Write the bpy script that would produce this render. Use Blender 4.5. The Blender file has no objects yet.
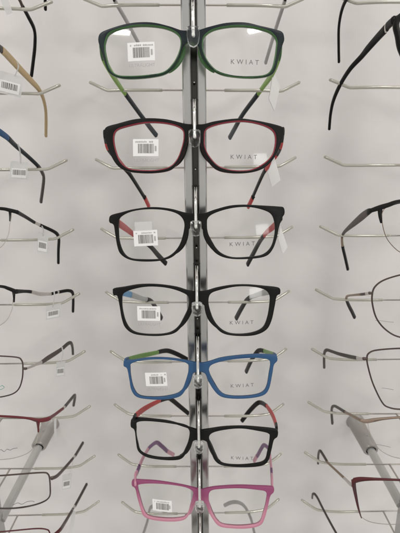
import bpy, bmesh, math, random
from mathutils import Vector, Matrix
random.seed(7)
S = bpy.context.scene
COL = S.collection

# ------------------------------------------------------------------ camera
FPX, TH, ROLL = 420.0, math.radians(15.77), math.radians(-0.66)
CX, CY = 200.0, 266.5                      # centre of the 400 x 533 photograph
CAM = Vector((0.003, 0.0, 1.5))
_f = Vector((0, math.cos(TH), -math.sin(TH)))
_r = Vector((1, 0, 0)); _u = _r.cross(_f)
_c, _s = math.cos(ROLL), math.sin(ROLL)
RIGHT = _r*_c + _u*_s
UP = _u*_c - _r*_s
FWD = _f
cd = bpy.data.cameras.new('camera'); cam = bpy.data.objects.new('camera', cd); COL.objects.link(cam)
mw = Matrix((RIGHT, UP, -FWD)).transposed().to_4x4(); mw.translation = CAM
cam.matrix_world = mw
cd.sensor_fit = 'VERTICAL'; cd.sensor_height = 24; cd.lens = 24*FPX/533
cd.clip_start = 0.01; cd.clip_end = 50
cd.dof.use_dof = True; cd.dof.focus_distance = 0.365; cd.dof.aperture_fstop = 9.0
S.camera = cam

def ray(px, py):
    return FWD + RIGHT*((px-CX)/FPX) - UP*((py-CY)/FPX)
def at(px, py, d):                          # photo pixel at depth d (metres towards the wall)
    r = ray(px, py)
    return CAM + r*((d-CAM.y)/r.y)

# ------------------------------------------------------------------ materials
def mat(name, col, rough=.5, metal=0., noise=0., nscale=300., bump=0., coat=0., trans=0., ior=1.5, alpha=1., spec=.5):
    m = bpy.data.materials.new(name); m.use_nodes = True
    nt = m.node_tree; b = nt.nodes['Principled BSDF']
    b.inputs['Base Color'].default_value = (*col, 1)
    b.inputs['Roughness'].default_value = rough; b.inputs['Metallic'].default_value = metal
    b.inputs['Coat Weight'].default_value = coat; b.inputs['Transmission Weight'].default_value = trans
    b.inputs['IOR'].default_value = ior; b.inputs['Alpha'].default_value = alpha
    b.inputs['Specular IOR Level'].default_value = spec
    if noise or bump:
        tc = nt.nodes.new('ShaderNodeTexCoord'); n = nt.nodes.new('ShaderNodeTexNoise')
        n.inputs['Scale'].default_value = nscale; n.inputs['Detail'].default_value = 5
        nt.links.new(tc.outputs['Object'], n.inputs['Vector'])
        if noise:
            mr = nt.nodes.new('ShaderNodeMapRange'); mr.inputs[3].default_value = max(0, rough-noise); mr.inputs[4].default_value = rough+noise
            nt.links.new(n.outputs['Fac'], mr.inputs[0]); nt.links.new(mr.outputs[0], b.inputs['Roughness'])
        if bump:
            bp = nt.nodes.new('ShaderNodeBump'); bp.inputs['Strength'].default_value = bump; bp.inputs['Distance'].default_value = .0005
            nt.links.new(n.outputs['Fac'], bp.inputs['Height']); nt.links.new(bp.outputs[0], b.inputs['Normal'])
    return m
M = {}
M['black'] = mat('black_acetate', (.006,.006,.006), .36, noise=.1, bump=.03, nscale=900, spec=.18)
M['navy'] = mat('navy_acetate', (.010,.016,.020), .30, noise=.1, spec=.3)
M['green'] = mat('green_acetate', (.035,.12,.028), .3, noise=.1)
M['lime'] = mat('lime_plastic', (.20,.36,.06), .35, noise=.1)
M['leaf'] = mat('leaf_green_plastic', (.14,.30,.05), .4, noise=.1)
M['red'] = mat('red_plastic', (.48,.035,.035), .4, noise=.1)
M['crimson'] = mat('crimson_acetate', (.23,.012,.028), .3, noise=.1)
M['blue'] = mat('blue_plastic', (.024,.080,.185), .42, noise=.12, bump=.03, nscale=800, spec=.35)
M['skyblue'] = mat('sky_blue_plastic', (.10,.30,.55), .4, noise=.1)
M['pink'] = mat('pink_plastic', (.56,.27,.35), .4, noise=.1)
M['purple'] = mat('purple_plastic', (.16,.07,.17), .4, noise=.1)
M['greytip'] = mat('pale_grey_plastic', (.36,.35,.34), .35, noise=.1)
M['tan'] = mat('tan_plastic', (.46,.34,.19), .4, noise=.1)
M['brown'] = mat('brown_metal', (.10,.075,.065), .35, .6, noise=.1)
M['darkbrown'] = mat('dark_brown_plastic', (.075,.06,.052), .45, noise=.1)
M['gun'] = mat('gunmetal', (.085,.078,.072), .34, .6, noise=.1)
M['bronze'] = mat('bronze_metal', (.30,.23,.18), .35, .7, noise=.1)
M['darkred'] = mat('dark_red_metal', (.085,.010,.014), .35, .2, noise=.1)
M['redmetal'] = mat('red_metal', (.13,.014,.020), .35, .2, noise=.1)
M['silver'] = mat('silver_metal', (.62,.60,.57), .25, 1, noise=.08)
M['chrome'] = mat('chrome', (.80,.80,.78), .12, 1)
M['steel'] = mat('brushed_steel', (.48,.48,.47), .22, .95, noise=.08, nscale=200)
M['wire'] = mat('nickel_wire', (.50,.48,.44), .25, 1, noise=.06)
M['sleeve'] = mat('wire_sleeve_plastic', (.50,.49,.43), .20, .45, noise=.06, coat=.3)
M['socket'] = mat('satin_socket', (.38,.365,.34), .36, .55, noise=.1)
M['tube'] = mat('satin_tube', (.55,.55,.53), .35, .6, noise=.08)
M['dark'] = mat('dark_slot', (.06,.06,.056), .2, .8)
M['clearwhite'] = mat('frosted_clear_plastic', (.60,.61,.60), .25, trans=.35)
def clipmat():
    m = mat('clear_clip_plastic', (.95,.97,.96), .035, trans=1., ior=1.46); nt = m.node_tree; b = nt.nodes['Principled BSDF']; out = nt.nodes['Material Output']
    t = nt.nodes.new('ShaderNodeBsdfTransparent'); t.inputs[0].default_value = (.95,.96,.95,1); mx = nt.nodes.new('ShaderNodeMixShader'); mx.inputs[0].default_value = .30
    nt.links.new(b.outputs[0], mx.inputs[1]); nt.links.new(t.outputs[0], mx.inputs[2]); nt.links.new(mx.outputs[0], out.inputs[0])
    return m
M['clip'] = clipmat()
M['paper'] = mat('label_paper', (.80,.80,.79), .6, bump=.02)
M['ink'] = mat('label_ink', (.16,.15,.15), .7)
M['greyink'] = mat('grey_lens_ink', (.40,.39,.38), .6)
M['print'] = mat('lens_ink', (.13,.125,.12), .6)
M['greenink'] = mat('green_lens_ink', (.05,.30,.20), .6)
M['nylon'] = mat('nylon_cord', (.62,.58,.52), .3, alpha=.55)
M['padclear'] = mat('clear_pad', (.75,.75,.72), .2, trans=.6)

def tagmat():
    m = bpy.data.materials.new('translucent_tag_film'); m.use_nodes = True; nt = m.node_tree
    b = nt.nodes['Principled BSDF']; out = nt.nodes['Material Output']
    b.inputs['Base Color'].default_value = (.78,.79,.78,1); b.inputs['Roughness'].default_value = .35
    t = nt.nodes.new('ShaderNodeBsdfTransparent'); tl = nt.nodes.new('ShaderNodeBsdfTranslucent'); tl.inputs[0].default_value = (.85,.85,.84,1)
    a = nt.nodes.new('ShaderNodeMixShader'); a.inputs[0].default_value = .35
    c = nt.nodes.new('ShaderNodeMixShader'); c.inputs[0].default_value = .38
    nt.links.new(b.outputs[0], a.inputs[1]); nt.links.new(tl.outputs[0], a.inputs[2])
    nt.links.new(a.outputs[0], c.inputs[1]); nt.links.new(t.outputs[0], c.inputs[2]); nt.links.new(c.outputs[0], out.inputs[0])
    return m
M['tagfilm'] = tagmat()
M['whitetag'] = mat('white_tag_film', (.78,.78,.76), .4)
def lensmat():
    m = bpy.data.materials.new('demo_lens'); m.use_nodes = True; nt = m.node_tree
    nt.nodes.remove(nt.nodes['Principled BSDF']); out = nt.nodes['Material Output']
    t = nt.nodes.new('ShaderNodeBsdfTransparent'); t.inputs[0].default_value = (.965,.97,.965,1)
    g = nt.nodes.new('ShaderNodeBsdfGlossy'); g.inputs['Roughness'].default_value = .035
    tc = nt.nodes.new('ShaderNodeTexCoord'); n = nt.nodes.new('ShaderNodeTexNoise'); n.inputs['Scale'].default_value = 90
    nt.links.new(tc.outputs['Object'], n.inputs['Vector'])
    mr = nt.nodes.new('ShaderNodeMapRange'); mr.inputs[3].default_value = .04; mr.inputs[4].default_value = .10
    nt.links.new(n.outputs['Fac'], mr.inputs[0]); nt.links.new(mr.outputs[0], g.inputs['Roughness'])
    fr = nt.nodes.new('ShaderNodeFresnel'); fr.inputs[0].default_value = 1.5
    mx = nt.nodes.new('ShaderNodeMixShader')
    nt.links.new(fr.outputs[0], mx.inputs[0]); nt.links.new(t.outputs[0], mx.inputs[1]); nt.links.new(g.outputs[0], mx.inputs[2])
    nt.links.new(mx.outputs[0], out.inputs[0])
    return m
M['lens'] = lensmat()
def fade(name, top, bot, z0, z1):           # laminated acetate dyed from one colour at the brow to another at the lower rim
    m = mat(name, top, .34, noise=.1, spec=.2); nt = m.node_tree; b = nt.nodes['Principled BSDF']
    tc = nt.nodes.new('ShaderNodeTexCoord'); sp = nt.nodes.new('ShaderNodeSeparateXYZ')
    mr = nt.nodes.new('ShaderNodeMapRange'); mr.inputs[1].default_value = z0; mr.inputs[2].default_value = z1
    rp = nt.nodes.new('ShaderNodeMix'); rp.data_type = 'RGBA'
    rp.inputs[6].default_value = (*bot,1); rp.inputs[7].default_value = (*top,1)
    nt.links.new(tc.outputs['Object'], sp.inputs[0]); nt.links.new(sp.outputs[2], mr.inputs[0])
    nt.links.new(mr.outputs[0], rp.inputs[0]); nt.links.new(rp.outputs[2], b.inputs['Base Color'])
    return m
M['deeppink'] = fade('deep_pink_acetate', (.30,.075,.17), (.56,.26,.34), -.026, -.004)
M['magenta'] = fade('magenta_to_pink_acetate', (.29,.075,.165), (.52,.22,.30), -.024, -.005)
M['greenfade'] = fade('navy_to_green_acetate', (.010,.015,.020), (.012,.032,.020), -.030, .004)

# ------------------------------------------------------------------ object helpers
def thing(name, label, cat, loc, rot=None, group=None):
    o = bpy.data.objects.new(name, None); COL.objects.link(o)
    mt = (rot.to_4x4() if rot else Matrix.Identity(4)); mt.translation = Vector(loc)
    o.matrix_world = mt; o.empty_display_size = .01
    o['_m'] = 0; del o['_m']
    o['label'] = label; o['category'] = cat
    if group: o['group'] = group
    return o, mt
class Mesh:
    def __init__(s): s.v = []; s.f = []; s.m = []; s.mats = []
    def mi(s, m):
        if m not in s.mats: s.mats.append(m)
        return s.mats.index(m)
    def add(s, vs, fs, m):
        o = len(s.v); s.v += [Vector(v) for v in vs]; i = s.mi(m)
        for f in fs: s.f.append([o+k for k in f]); s.m.append(i)
        return s
    def box(s, lo, hi, m):
        x0,y0,z0 = lo; x1,y1,z1 = hi
        return s.add([(x0,y0,z0),(x1,y0,z0),(x1,y1,z0),(x0,y1,z0),(x0,y0,z1),(x1,y0,z1),(x1,y1,z1),(x0,y1,z1)],
              [(0,3,2,1),(4,5,6,7),(0,1,5,4),(1,2,6,5),(2,3,7,6),(3,0,4,7)], m)
    def build(s, name, parent=None, inv=None, smooth=True, bevel=0):
        me = bpy.data.meshes.new(name)
        me.from_pydata([(inv @ v if inv else v) for v in s.v], [], s.f)
        for m in s.mats: me.materials.append(M[m])
        for p, i in zip(me.polygons, s.m): p.material_index = i
        bm = bmesh.new(); bm.from_mesh(me); bmesh.ops.recalc_face_normals(bm, faces=bm.faces)
        if bevel: bmesh.ops.bevel(bm, geom=[e for e in bm.edges if e.calc_face_angle(0) > .6], offset=bevel, segments=2, affect='EDGES', profile=.5)
        bm.to_mesh(me); bm.free()
        if smooth: me.shade_smooth(); me.set_sharp_from_angle(angle=math.radians(40))
        o = bpy.data.objects.new(name, me); COL.objects.link(o)
        if parent: o.parent = parent
        return o
def cr(P, n=6, closed=False):               # Catmull-Rom through points (tuples of any length)
    out = []; N = len(P); P = [tuple(p) for p in P]
    segs = N if closed else N-1
    for i in range(segs):
        g = (lambda k: P[k % N]) if closed else (lambda k: P[min(max(k,0),N-1)])
        a,b,c,d = g(i-1),g(i),g(i+1),g(i+2)
        for j in range(n):
            t = j/n
            out.append(tuple(.5*((2*q)+(r-p)*t+(2*p-5*q+4*r-w)*t*t+(-p+3*q-3*r+w)*t**3) for p,q,r,w in zip(a,b,c,d)))
    if not closed: out.append(P[-1])
    return out
def sweep(ms, pts, hw, m, seg=12, sup=2.0, up=Vector((0,0,1)), caps=True, closed=False):
    """tube along pts (Vectors); hw = list of (half thickness sideways, half height)"""
    n = len(pts); rings = []; side0 = None
    for i in range(n):
        a = pts[(i-1) % n] if (closed or i) else pts[0]
        b = pts[(i+1) % n] if (closed or i < n-1) else pts[-1]
        t = (b-a).normalized()
        s_ = t.cross(up)
        if s_.length < .15: s_ = side0 if side0 else t.cross(Vector((1,0,0)))
        s_ = (s_ - t*s_.dot(t)).normalized()
        if side0 and s_.dot(side0) < 0: s_ = -s_
        side0 = s_; u_ = s_.cross(t).normalized()
        w, h = hw[i] if isinstance(hw, list) else hw
        r = []
        for k in range(seg):
            an = 2*math.pi*k/seg; c_, q = math.cos(an), math.sin(an)
            r.append(pts[i] + s_*w*math.copysign(abs(c_)**(2/sup), c_) + u_*h*math.copysign(abs(q)**(2/sup), q))
        rings.append(r)
    vs = [v for r in rings for v in r]; fs = []
    R = n if closed else n-1
    for i in range(R):
        for k in range(seg):
            j = (i+1) % n; l = (k+1) % seg
            fs.append((i*seg+k, i*seg+l, j*seg+l, j*seg+k))
    if caps and not closed:                  # rounded ends: one small inner ring + cap
        for e, sgn in ((0,-1),(n-1,1)):
            t = (pts[1]-pts[0]).normalized() if e == 0 else (pts[-1]-pts[-2]).normalized()
            w = min(hw[e] if isinstance(hw, list) else hw)
            o = len(vs)
            for v in rings[e]: vs.append(pts[e] + (v-pts[e])*.62 + t*sgn*w*.6)
            for k in range(seg): fs.append((e*seg+k, e*seg+(k+1)%seg, o+(k+1)%seg, o+k))
            fs.append(tuple(range(o, o+seg)))
    ms.add(vs, fs, m)
    return ms
def cyl(ms, a, b, r0, r1, m, seg=28):
    a, b = Vector(a), Vector(b); t = (b-a).normalized(); x = t.orthogonal().normalized(); y = t.cross(x)
    vs = []
    for p, r in ((a,r0),(b,r1)):
        for k in range(seg):
            an = 2*math.pi*k/seg; vs.append(p + x*r*math.cos(an) + y*r*math.sin(an))
    fs = [(k,(k+1)%seg,seg+(k+1)%seg,seg+k) for k in range(seg)] + [tuple(range(seg))[::-1], tuple(range(seg,2*seg))]
    return ms.add(vs, fs, m)
def text_mesh(body, size, spacing=1.0):     # flat lettering as (verts, faces) in the xz-plane, centred
    cu = bpy.data.curves.new('t', 'FONT'); cu.body = body; cu.size = size; cu.align_x = 'CENTER'; cu.align_y = 'CENTER'
    cu.space_character = spacing
    o = bpy.data.objects.new('t', cu); COL.objects.link(o)
    dg = bpy.context.evaluated_depsgraph_get(); me = bpy.data.meshes.new_from_object(o.evaluated_get(dg))
    v = [(p.co.x, 0, p.co.y) for p in me.vertices]; f = [tuple(p.vertices) for p in me.polygons]
    bpy.data.objects.remove(o); bpy.data.curves.remove(cu); bpy.data.meshes.remove(me)
    return v, f

# ------------------------------------------------------------------ wall
WALL_D = .51
def wallmat():
    m = mat('painted_wall', (.75,.74,.72), .55); nt = m.node_tree; b = nt.nodes['Principled BSDF']
    tc = nt.nodes.new('ShaderNodeTexCoord'); n = nt.nodes.new('ShaderNodeTexNoise'); n.inputs['Scale'].default_value = 9; n.inputs['Detail'].default_value = 4
    nt.links.new(tc.outputs['Object'], n.inputs['Vector'])
    mx = nt.nodes.new('ShaderNodeMix'); mx.data_type = 'RGBA'
    mx.inputs[6].default_value = (.752,.732,.712,1); mx.inputs[7].default_value = (.765,.746,.727,1)
    nt.links.new(n.outputs['Fac'], mx.inputs[0]); nt.links.new(mx.outputs[2], b.inputs['Base Color'])
    n2 = nt.nodes.new('ShaderNodeTexNoise'); n2.inputs['Scale'].default_value = 420; n2.inputs['Detail'].default_value = 6
    nt.links.new(tc.outputs['Object'], n2.inputs['Vector'])
    bp = nt.nodes.new('ShaderNodeBump'); bp.inputs['Strength'].default_value = .12; bp.inputs['Distance'].default_value = .0006
    nt.links.new(n2.outputs['Fac'], bp.inputs['Height']); nt.links.new(bp.outputs[0], b.inputs['Normal'])
    return m
M['wall'] = wallmat()
w = Mesh().box((-1.6, WALL_D, -.2), (1.6, WALL_D+.08, 2.6), 'wall').build('wall', smooth=False)
w['kind'] = 'structure'; w['label'] = 'plain off white painted wall behind the display rails'

# ------------------------------------------------------------------ display rails
PITCH, COLX, WIRE_SHIFT = .0701, .2350, .0070
D_WIRE, D_RAIL = .421, .370
KW = [-.0517 + PITCH*(n-1) for n in range(-1, 10)]          # wire heights below the camera
KC = [-.0778 + PITCH*1.005*(n-1) for n in range(0, 9)]      # clip heights below the camera
def make_rail(label):
    root, m = thing('display_rail', label, 'display rail', (0, WALL_D, CAM.z), None, 'display rails on the wall')
    inv = m.inverted(); z0, z1 = CAM.z-.72, CAM.z+.33
    hw = .0098; sl = .0026
    ms = Mesh()
    # grooved box section: two front lips either side of a slot, two sides and a back
    prof = [(-hw+.0012,D_RAIL),(-sl-.0008,D_RAIL),(-sl,D_RAIL+.0008),(-sl,D_RAIL+.0024),(-sl-.002,D_RAIL+.0024),(-hw+.0016,D_RAIL+.0024),
            (-hw+.0016,D_RAIL+.013),(hw-.0016,D_RAIL+.013),(hw-.0016,D_RAIL+.0024),(sl+.002,D_RAIL+.0024),(sl,D_RAIL+.0024),(sl,D_RAIL+.0008),(sl+.0008,D_RAIL),
            (hw-.0012,D_RAIL),(hw-.0004,D_RAIL+.0004),(hw,D_RAIL+.0012),(hw,D_RAIL+.015),(-hw,D_RAIL+.015),(-hw,D_RAIL+.0012),(-hw+.0004,D_RAIL+.0004)]
    n = len(prof)
    vs = [(x,y,z) for z in (z0,z1) for x,y in prof]
    for i in range(n):
        j = (i+1) % n
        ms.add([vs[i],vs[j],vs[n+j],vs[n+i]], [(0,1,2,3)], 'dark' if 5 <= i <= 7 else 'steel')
    ms.build('rail', root, inv)
    # wires: one bar behind the rail, a prong into the rail, clear-green sleeves on both halves
    for k in KW:
        z = CAM.z - k; W = Mesh()
        sg = random.uniform(-.0012,.0012)
        def half(s, x):                                       # the bar bows back towards the wall and turns up at its end
            t = max(0, (x-.080)/.020); e = max(0, (x-.052)/.048)
            up = .0076*(t*t/.5 if t < .25 else (t-.125)) * (1/.875)
            return Vector((s*(x if x < .08 else .08+(x-.08)*.9), D_WIRE + .0105*e*e, z + sg*s*min(1,x/.08) + up))
        xs = [i*.0085 for i in range(10)] + [.080,.082,.084,.087,.090,.094,.098,.102]
        line = [half(-1,x) for x in reversed(xs)] + [half(1,x) for x in xs[1:]]
        sweep(W, line, (.00085,.00085), 'wire', 10)
        sweep(W, [Vector((0,D_WIRE,z)), Vector((0,D_RAIL+.006,z+.0005))], (.0010,.0010), 'wire', 10)
        wo = W.build('support_wire', root, inv)
        for s in (-1, 1):
            q = Mesh(); start = .030 + random.uniform(-.002,.003)
            sweep(q, [half(s,x) for x in [start, .036,.045,.055,.065,.074,.080,.082,.084,.087,.090,.094,.098,.1015]], (.0015,.0015), 'sleeve', 12)
            q.build('wire_sleeve', wo, inv)
    for k in KC:                                             # locking hooks that lean out of the slot over each bridge
        z = CAM.z - k; h = Mesh()
        p = cr([(0,D_RAIL+.006,z+.029),(0,D_RAIL-.004,z+.0305),(0,D_RAIL-.014,z+.028),(0,.3465,z+.021),(0,.3435,z+.011),(0,.3400,z+.001)], 6)
        sweep(h, [Vector(q) for q in p], (.00135,.00135), 'chrome', 14, up=Vector((1,0,0)))
        ho = h.build('locking_hook', root, inv)
        cm = Mesh()                                          # saddle shaped clear plastic clip round the hook end
        prof = [(-.0050,.0072),(-.0030,.0082),(.0030,.0082),(.0050,.0072),(.0054,.002),(.0048,-.0035),(.0030,-.0066),(.0,-.0078),(-.0030,-.0066),(-.0048,-.0035),(-.0054,.002)]
        n = len(prof); tl = .35
        def cp(x, zz, y, s): return Vector((x*s*.88, .3385 + y - zz*tl*.4, z + zz*s*.85 - .0005))
        vs = []
        for (y, s) in ((-.0034,.78),(-.0026,.95),(0,1.0),(.0026,.95),(.0034,.78)):
            vs += [cp(x, zz, y, s) for x, zz in prof]
        fs = [(r*n+i, r*n+(i+1)%n, (r+1)*n+(i+1)%n, (r+1)*n+i) for r in range(4) for i in range(n)]
        fs += [tuple(range(n)), tuple(range(4*n, 5*n))]
        cm.add(vs, fs, 'clip')
        cm.build('nose_clip', ho, inv)
    return root
def copy_tree(o, parent=None):
    c = o.copy(); COL.objects.link(c)
    if parent: c.parent = parent
    for ch in o.children: copy_tree(ch, c)
    return c
def standoff(root, a, b, f=.63):                   # tube from the rail's back into a socket on the wall
    inv = Matrix.Translation(-Vector(root.location))
    st = Mesh(); cyl(st, a, a.lerp(b,.72), .0052, .0052, 'tube')
    so = st.build('standoff_tube', root, inv)
    k = Mesh()
    c = a.lerp(b,f); t = (b-a).normalized(); x = Vector((1,0,0)); y = t.cross(x)
    rings = [(c+t*.012,.0056),(c+t*.0008,.0060),(c,.0066),(c,.0088),(c+t*.0012,.0096),(c+t*.025,.0103),(b-t*.003,.0108),(b-t*.001,.0125),(b+t*.002,.0125)]
    seg = 32; vs = [p + x*r*math.cos(2*math.pi*i/seg) + y*r*math.sin(2*math.pi*i/seg) for p, r in rings for i in range(seg)]
    fs = [(r*seg+i, r*seg+(i+1)%seg, (r+1)*seg+(i+1)%seg, (r+1)*seg+i) for r in range(len(rings)-1) for i in range(seg)]
    fsd = fs[:seg*2]; k.add(vs, fs[seg*2:], 'socket'); k.add(vs, fsd, 'dark')
    ko = k.build('wall_socket', root, inv)
    g = Mesh(); pc = c + t*.016 + Vector((0,0,.0099))
    cyl(g, pc, pc+Vector((0,0,.0008)), .0026, .0024, 'steel', 16); g.build('grub_screw', ko, inv)

rail = make_rail('chrome display rail in the middle with seven acetate glasses hooked on it')
for s, lb in ((-1,'chrome display rail at the left edge, stand-off under the red half rim glasses'),
              (1,'chrome display rail at the right edge, its stand-off tube behind the dark red glasses')):
    r = copy_tree(rail); r.location.x = s*COLX; r['label'] = lb
    standoff(r, *((at(1,520,.384), at(50.5,424,WALL_D), .72) if s < 0 else (at(401,505,.384), at(355,421.5,WALL_D), .60)))
    for ch in r.children:                                    # the bars on the outer rails sit off centre, towards the middle rail
        if ch.name.startswith('support_wire'): ch.location.x -= s*WIRE_SHIFT

standoff(rail, Vector((0,.384,CAM.z-.407)), Vector((0,WALL_D,CAM.z-.378)))
# ------------------------------------------------------------------ glasses
D_G = .350
def basis(C, yaw, roll, pitch):
    return Matrix.Rotation(math.radians(yaw),3,'Z') @ Matrix.Rotation(math.radians(pitch),3,'X') @ Matrix.Rotation(math.radians(roll),3,'Y')
def to_local(px, py, C, R):
    r = ray(px, py); n = R @ Vector((0,1,0)); t = (C-CAM).dot(n)/r.dot(n)
    for _ in range(12):                     # meet the curved front, not its flat chord plane
        q = R.transposed() @ (CAM + r*t - C)
        t -= (q.y - WRAP*q.x*q.x)/r.dot(n)
    q = R.transposed() @ (CAM + r*t - C)
    return (q.x, q.z)
WRAP = 1.1
def wrap(x): return WRAP*x*x
def outline_area(P): return sum(a[0]*b[1]-b[0]*a[1] for a,b in zip(P, P[1:]+P[:1]))/2
def front_solid(outer, holes, thick, bev, mface, mwall, inner_only=True):
    cu = bpy.data.curves.new('f','CURVE'); cu.dimensions = '2D'; cu.fill_mode = 'BOTH'
    cu.extrude = thick/2-bev; cu.bevel_depth = bev; cu.bevel_resolution = 2
    cu.offset = -bev
    for P in [outer]+holes:
        sp = cu.splines.new('POLY'); sp.points.add(len(P)-1); sp.use_cyclic_u = True
        for p,q in zip(sp.points,P): p.co = (q[0],q[1],0,1)
    o = bpy.data.objects.new('f',cu); COL.objects.link(o)
    dg = bpy.context.evaluated_depsgraph_get(); me = bpy.data.meshes.new_from_object(o.evaluated_get(dg))
    bm = bmesh.new(); bm.from_mesh(me); bmesh.ops.remove_doubles(bm, verts=bm.verts, dist=1e-6)
    ms = Mesh(); vs = [Vector((v.co.x, -v.co.z, v.co.y)) for v in bm.verts]; bm.verts.index_update()
    ms.v = [Vector((v.x, v.y + wrap(v.x), v.z)) for v in vs]
    a, b = ms.mi(mface), ms.mi(mwall)
    for f in bm.faces:
        ms.f.append([v.index for v in f.verts])
        nz = abs(f.normal.z); cz = f.calc_center_median().z
        c = f.calc_center_median(); near = lambda P: min((c.x-p[0])**2+(c.y-p[1])**2 for p in P)
        inside = (len(f.verts) <= 4 and nz < .97 and min(near(h) for h in holes) < near(outer))
        ms.m.append(b if (nz < .25 or cz < -thick*.30 or inside) else a)
    bm.free(); bpy.data.objects.remove(o); bpy.data.curves.remove(cu); bpy.data.meshes.remove(me)
    return ms
def lens_mesh(P, off=0., R=.135):
    n = len(P); cx = sum(p[0] for p in P)/n; cz = sum(p[1] for p in P)/n
    sag0 = max((p[0]-cx)**2+(p[1]-cz)**2 for p in P)/(2*R)*.55
    vs = []; K = 8
    def pt(x,z): return Vector((x, off + wrap(cx) + 2*WRAP*cx*(x-cx)*.8 - sag0 + ((x-cx)**2+(z-cz)**2)/(2*R), z))
    for k in range(K,0,-1): vs += [pt(cx+(p[0]-cx)*k/K, cz+(p[1]-cz)*k/K) for p in P]
    vs.append(pt(cx,cz)); fs = []
    for r in range(K-1):
        for i in range(n): fs.append((r*n+i, r*n+(i+1)%n, (r+1)*n+(i+1)%n, (r+1)*n+i))
    for i in range(n): fs.append(((K-1)*n+i, (K-1)*n+(i+1)%n, K*n))
    return Mesh().add(vs, fs, 'lens'), pt
def mirror(P): return [(-x,z) for x,z in P]
def flat_print(parent, pt, x, z, vf, mname, name, lift=.0004, ang=0.):
    v, f = vf; c, s = math.cos(ang), math.sin(ang); q = Mesh()
    q.add([pt(x+a*c-b*s, z+a*s+b*c) + Vector((0,-lift,0)) for a,_,b in v], f, mname)
    return q.build(name, parent, smooth=False)
def barcode_label(parent, pt, x, z, W=.0205, H=.0132, ang=0., flap=False):
    q = Mesh(); c, s = math.cos(ang), math.sin(ang)
    def P(a,b,l): return pt(x+a*c-b*s, z+a*s+b*c) + Vector((0,-l,0))
    def grid(x0,x1,z0,z1,l,m,n=4):
        vs = [P(x0+(x1-x0)*i/n, z0+(z1-z0)*j/n, l) for j in range(n+1) for i in range(n+1)]
        q.add(vs, [(j*(n+1)+i,j*(n+1)+i+1,(j+1)*(n+1)+i+1,(j+1)*(n+1)+i) for j in range(n) for i in range(n)], m)
    grid(-W/2,W/2,-H/2,H/2,.0004,'paper')
    if flap: grid(-W*.42,W*.30,H*.5,H*1.05,.0007,'tagfilm')
    xx = -W*.30; rr = random.Random(int(abs(x*1e5)))
    while xx < W*.32:                                         # bars of the code
        wd = rr.choice([.0003,.0003,.0005,.0007]); grid(xx,xx+wd,-H*.33,H*.22,.0006,'ink',1); xx += wd + rr.choice([.00032,.0004,.0006])
    xx = -W*.40
    while xx < W*.40:                                         # the line of small figures above
        wd = rr.uniform(.0005,.0014)
        if rr.random() < .75: grid(xx,xx+wd,H*.30,H*.30+rr.uniform(.0007,.0012),.0006,'greyink',1)
        xx += wd + .0004
    grid(W*.36,W*.42,-H*.2,H*.1,.0006,'greyink',1)
    return q.build('barcode_label', parent, smooth=False)

def temple(root, inv, spec, D=None, X0=None, mir=False):
    """spec: [(px,py,d,halfheight_mm[,material])...] ; the last material run is the tip (a sub-part)."""
    pts = []
    cur = None
    for s in spec:
        if len(s) > 4: cur = s[4]
        p = at(s[0], s[1], s[2] + .0055*max(0, min(1, (.400-s[2])/.047)))   # hinges sit behind the wrapped ends of the front
        if mir: p.x = 2*X0 - p.x
        pts.append((p, s[3], cur))
    raw = [(p.x,p.y,p.z,h) for p,h,_ in pts]; n = 6
    sm = cr(raw, n); mats_ = [pts[min(i//n, len(pts)-1)][2] for i in range(len(sm))]
    runs = []; i = 0
    while i < len(sm)-1:
        j = i
        while j < len(sm)-1 and mats_[j] == mats_[i]: j += 1
        runs.append((mats_[i], i, j)); i = j
    arm = Mesh(); th = .00135
    def do(ms, a, b, m, grow=0.):
        seg = sm[a:b+1]
        sweep(ms, [Vector(q[:3]) for q in seg], [(th*(.75+.25*min(1,q[3]/2.6)) + grow, q[3]*.001 + grow) for q in seg], m, 14, 2.8)
    if len(runs) == 1: do(arm, runs[0][1], runs[0][2], runs[0][0]); return arm.build('temple_arm', root, inv)
    for m, a, b in runs[:-1]: do(arm, a, b, m)
    ao = arm.build('temple_arm', root, inv)
    tip = Mesh(); m, a, b = runs[-1]; do(tip, a, b, m, .00018); tip.build('temple_tip', ao, inv)
    return ao

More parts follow.
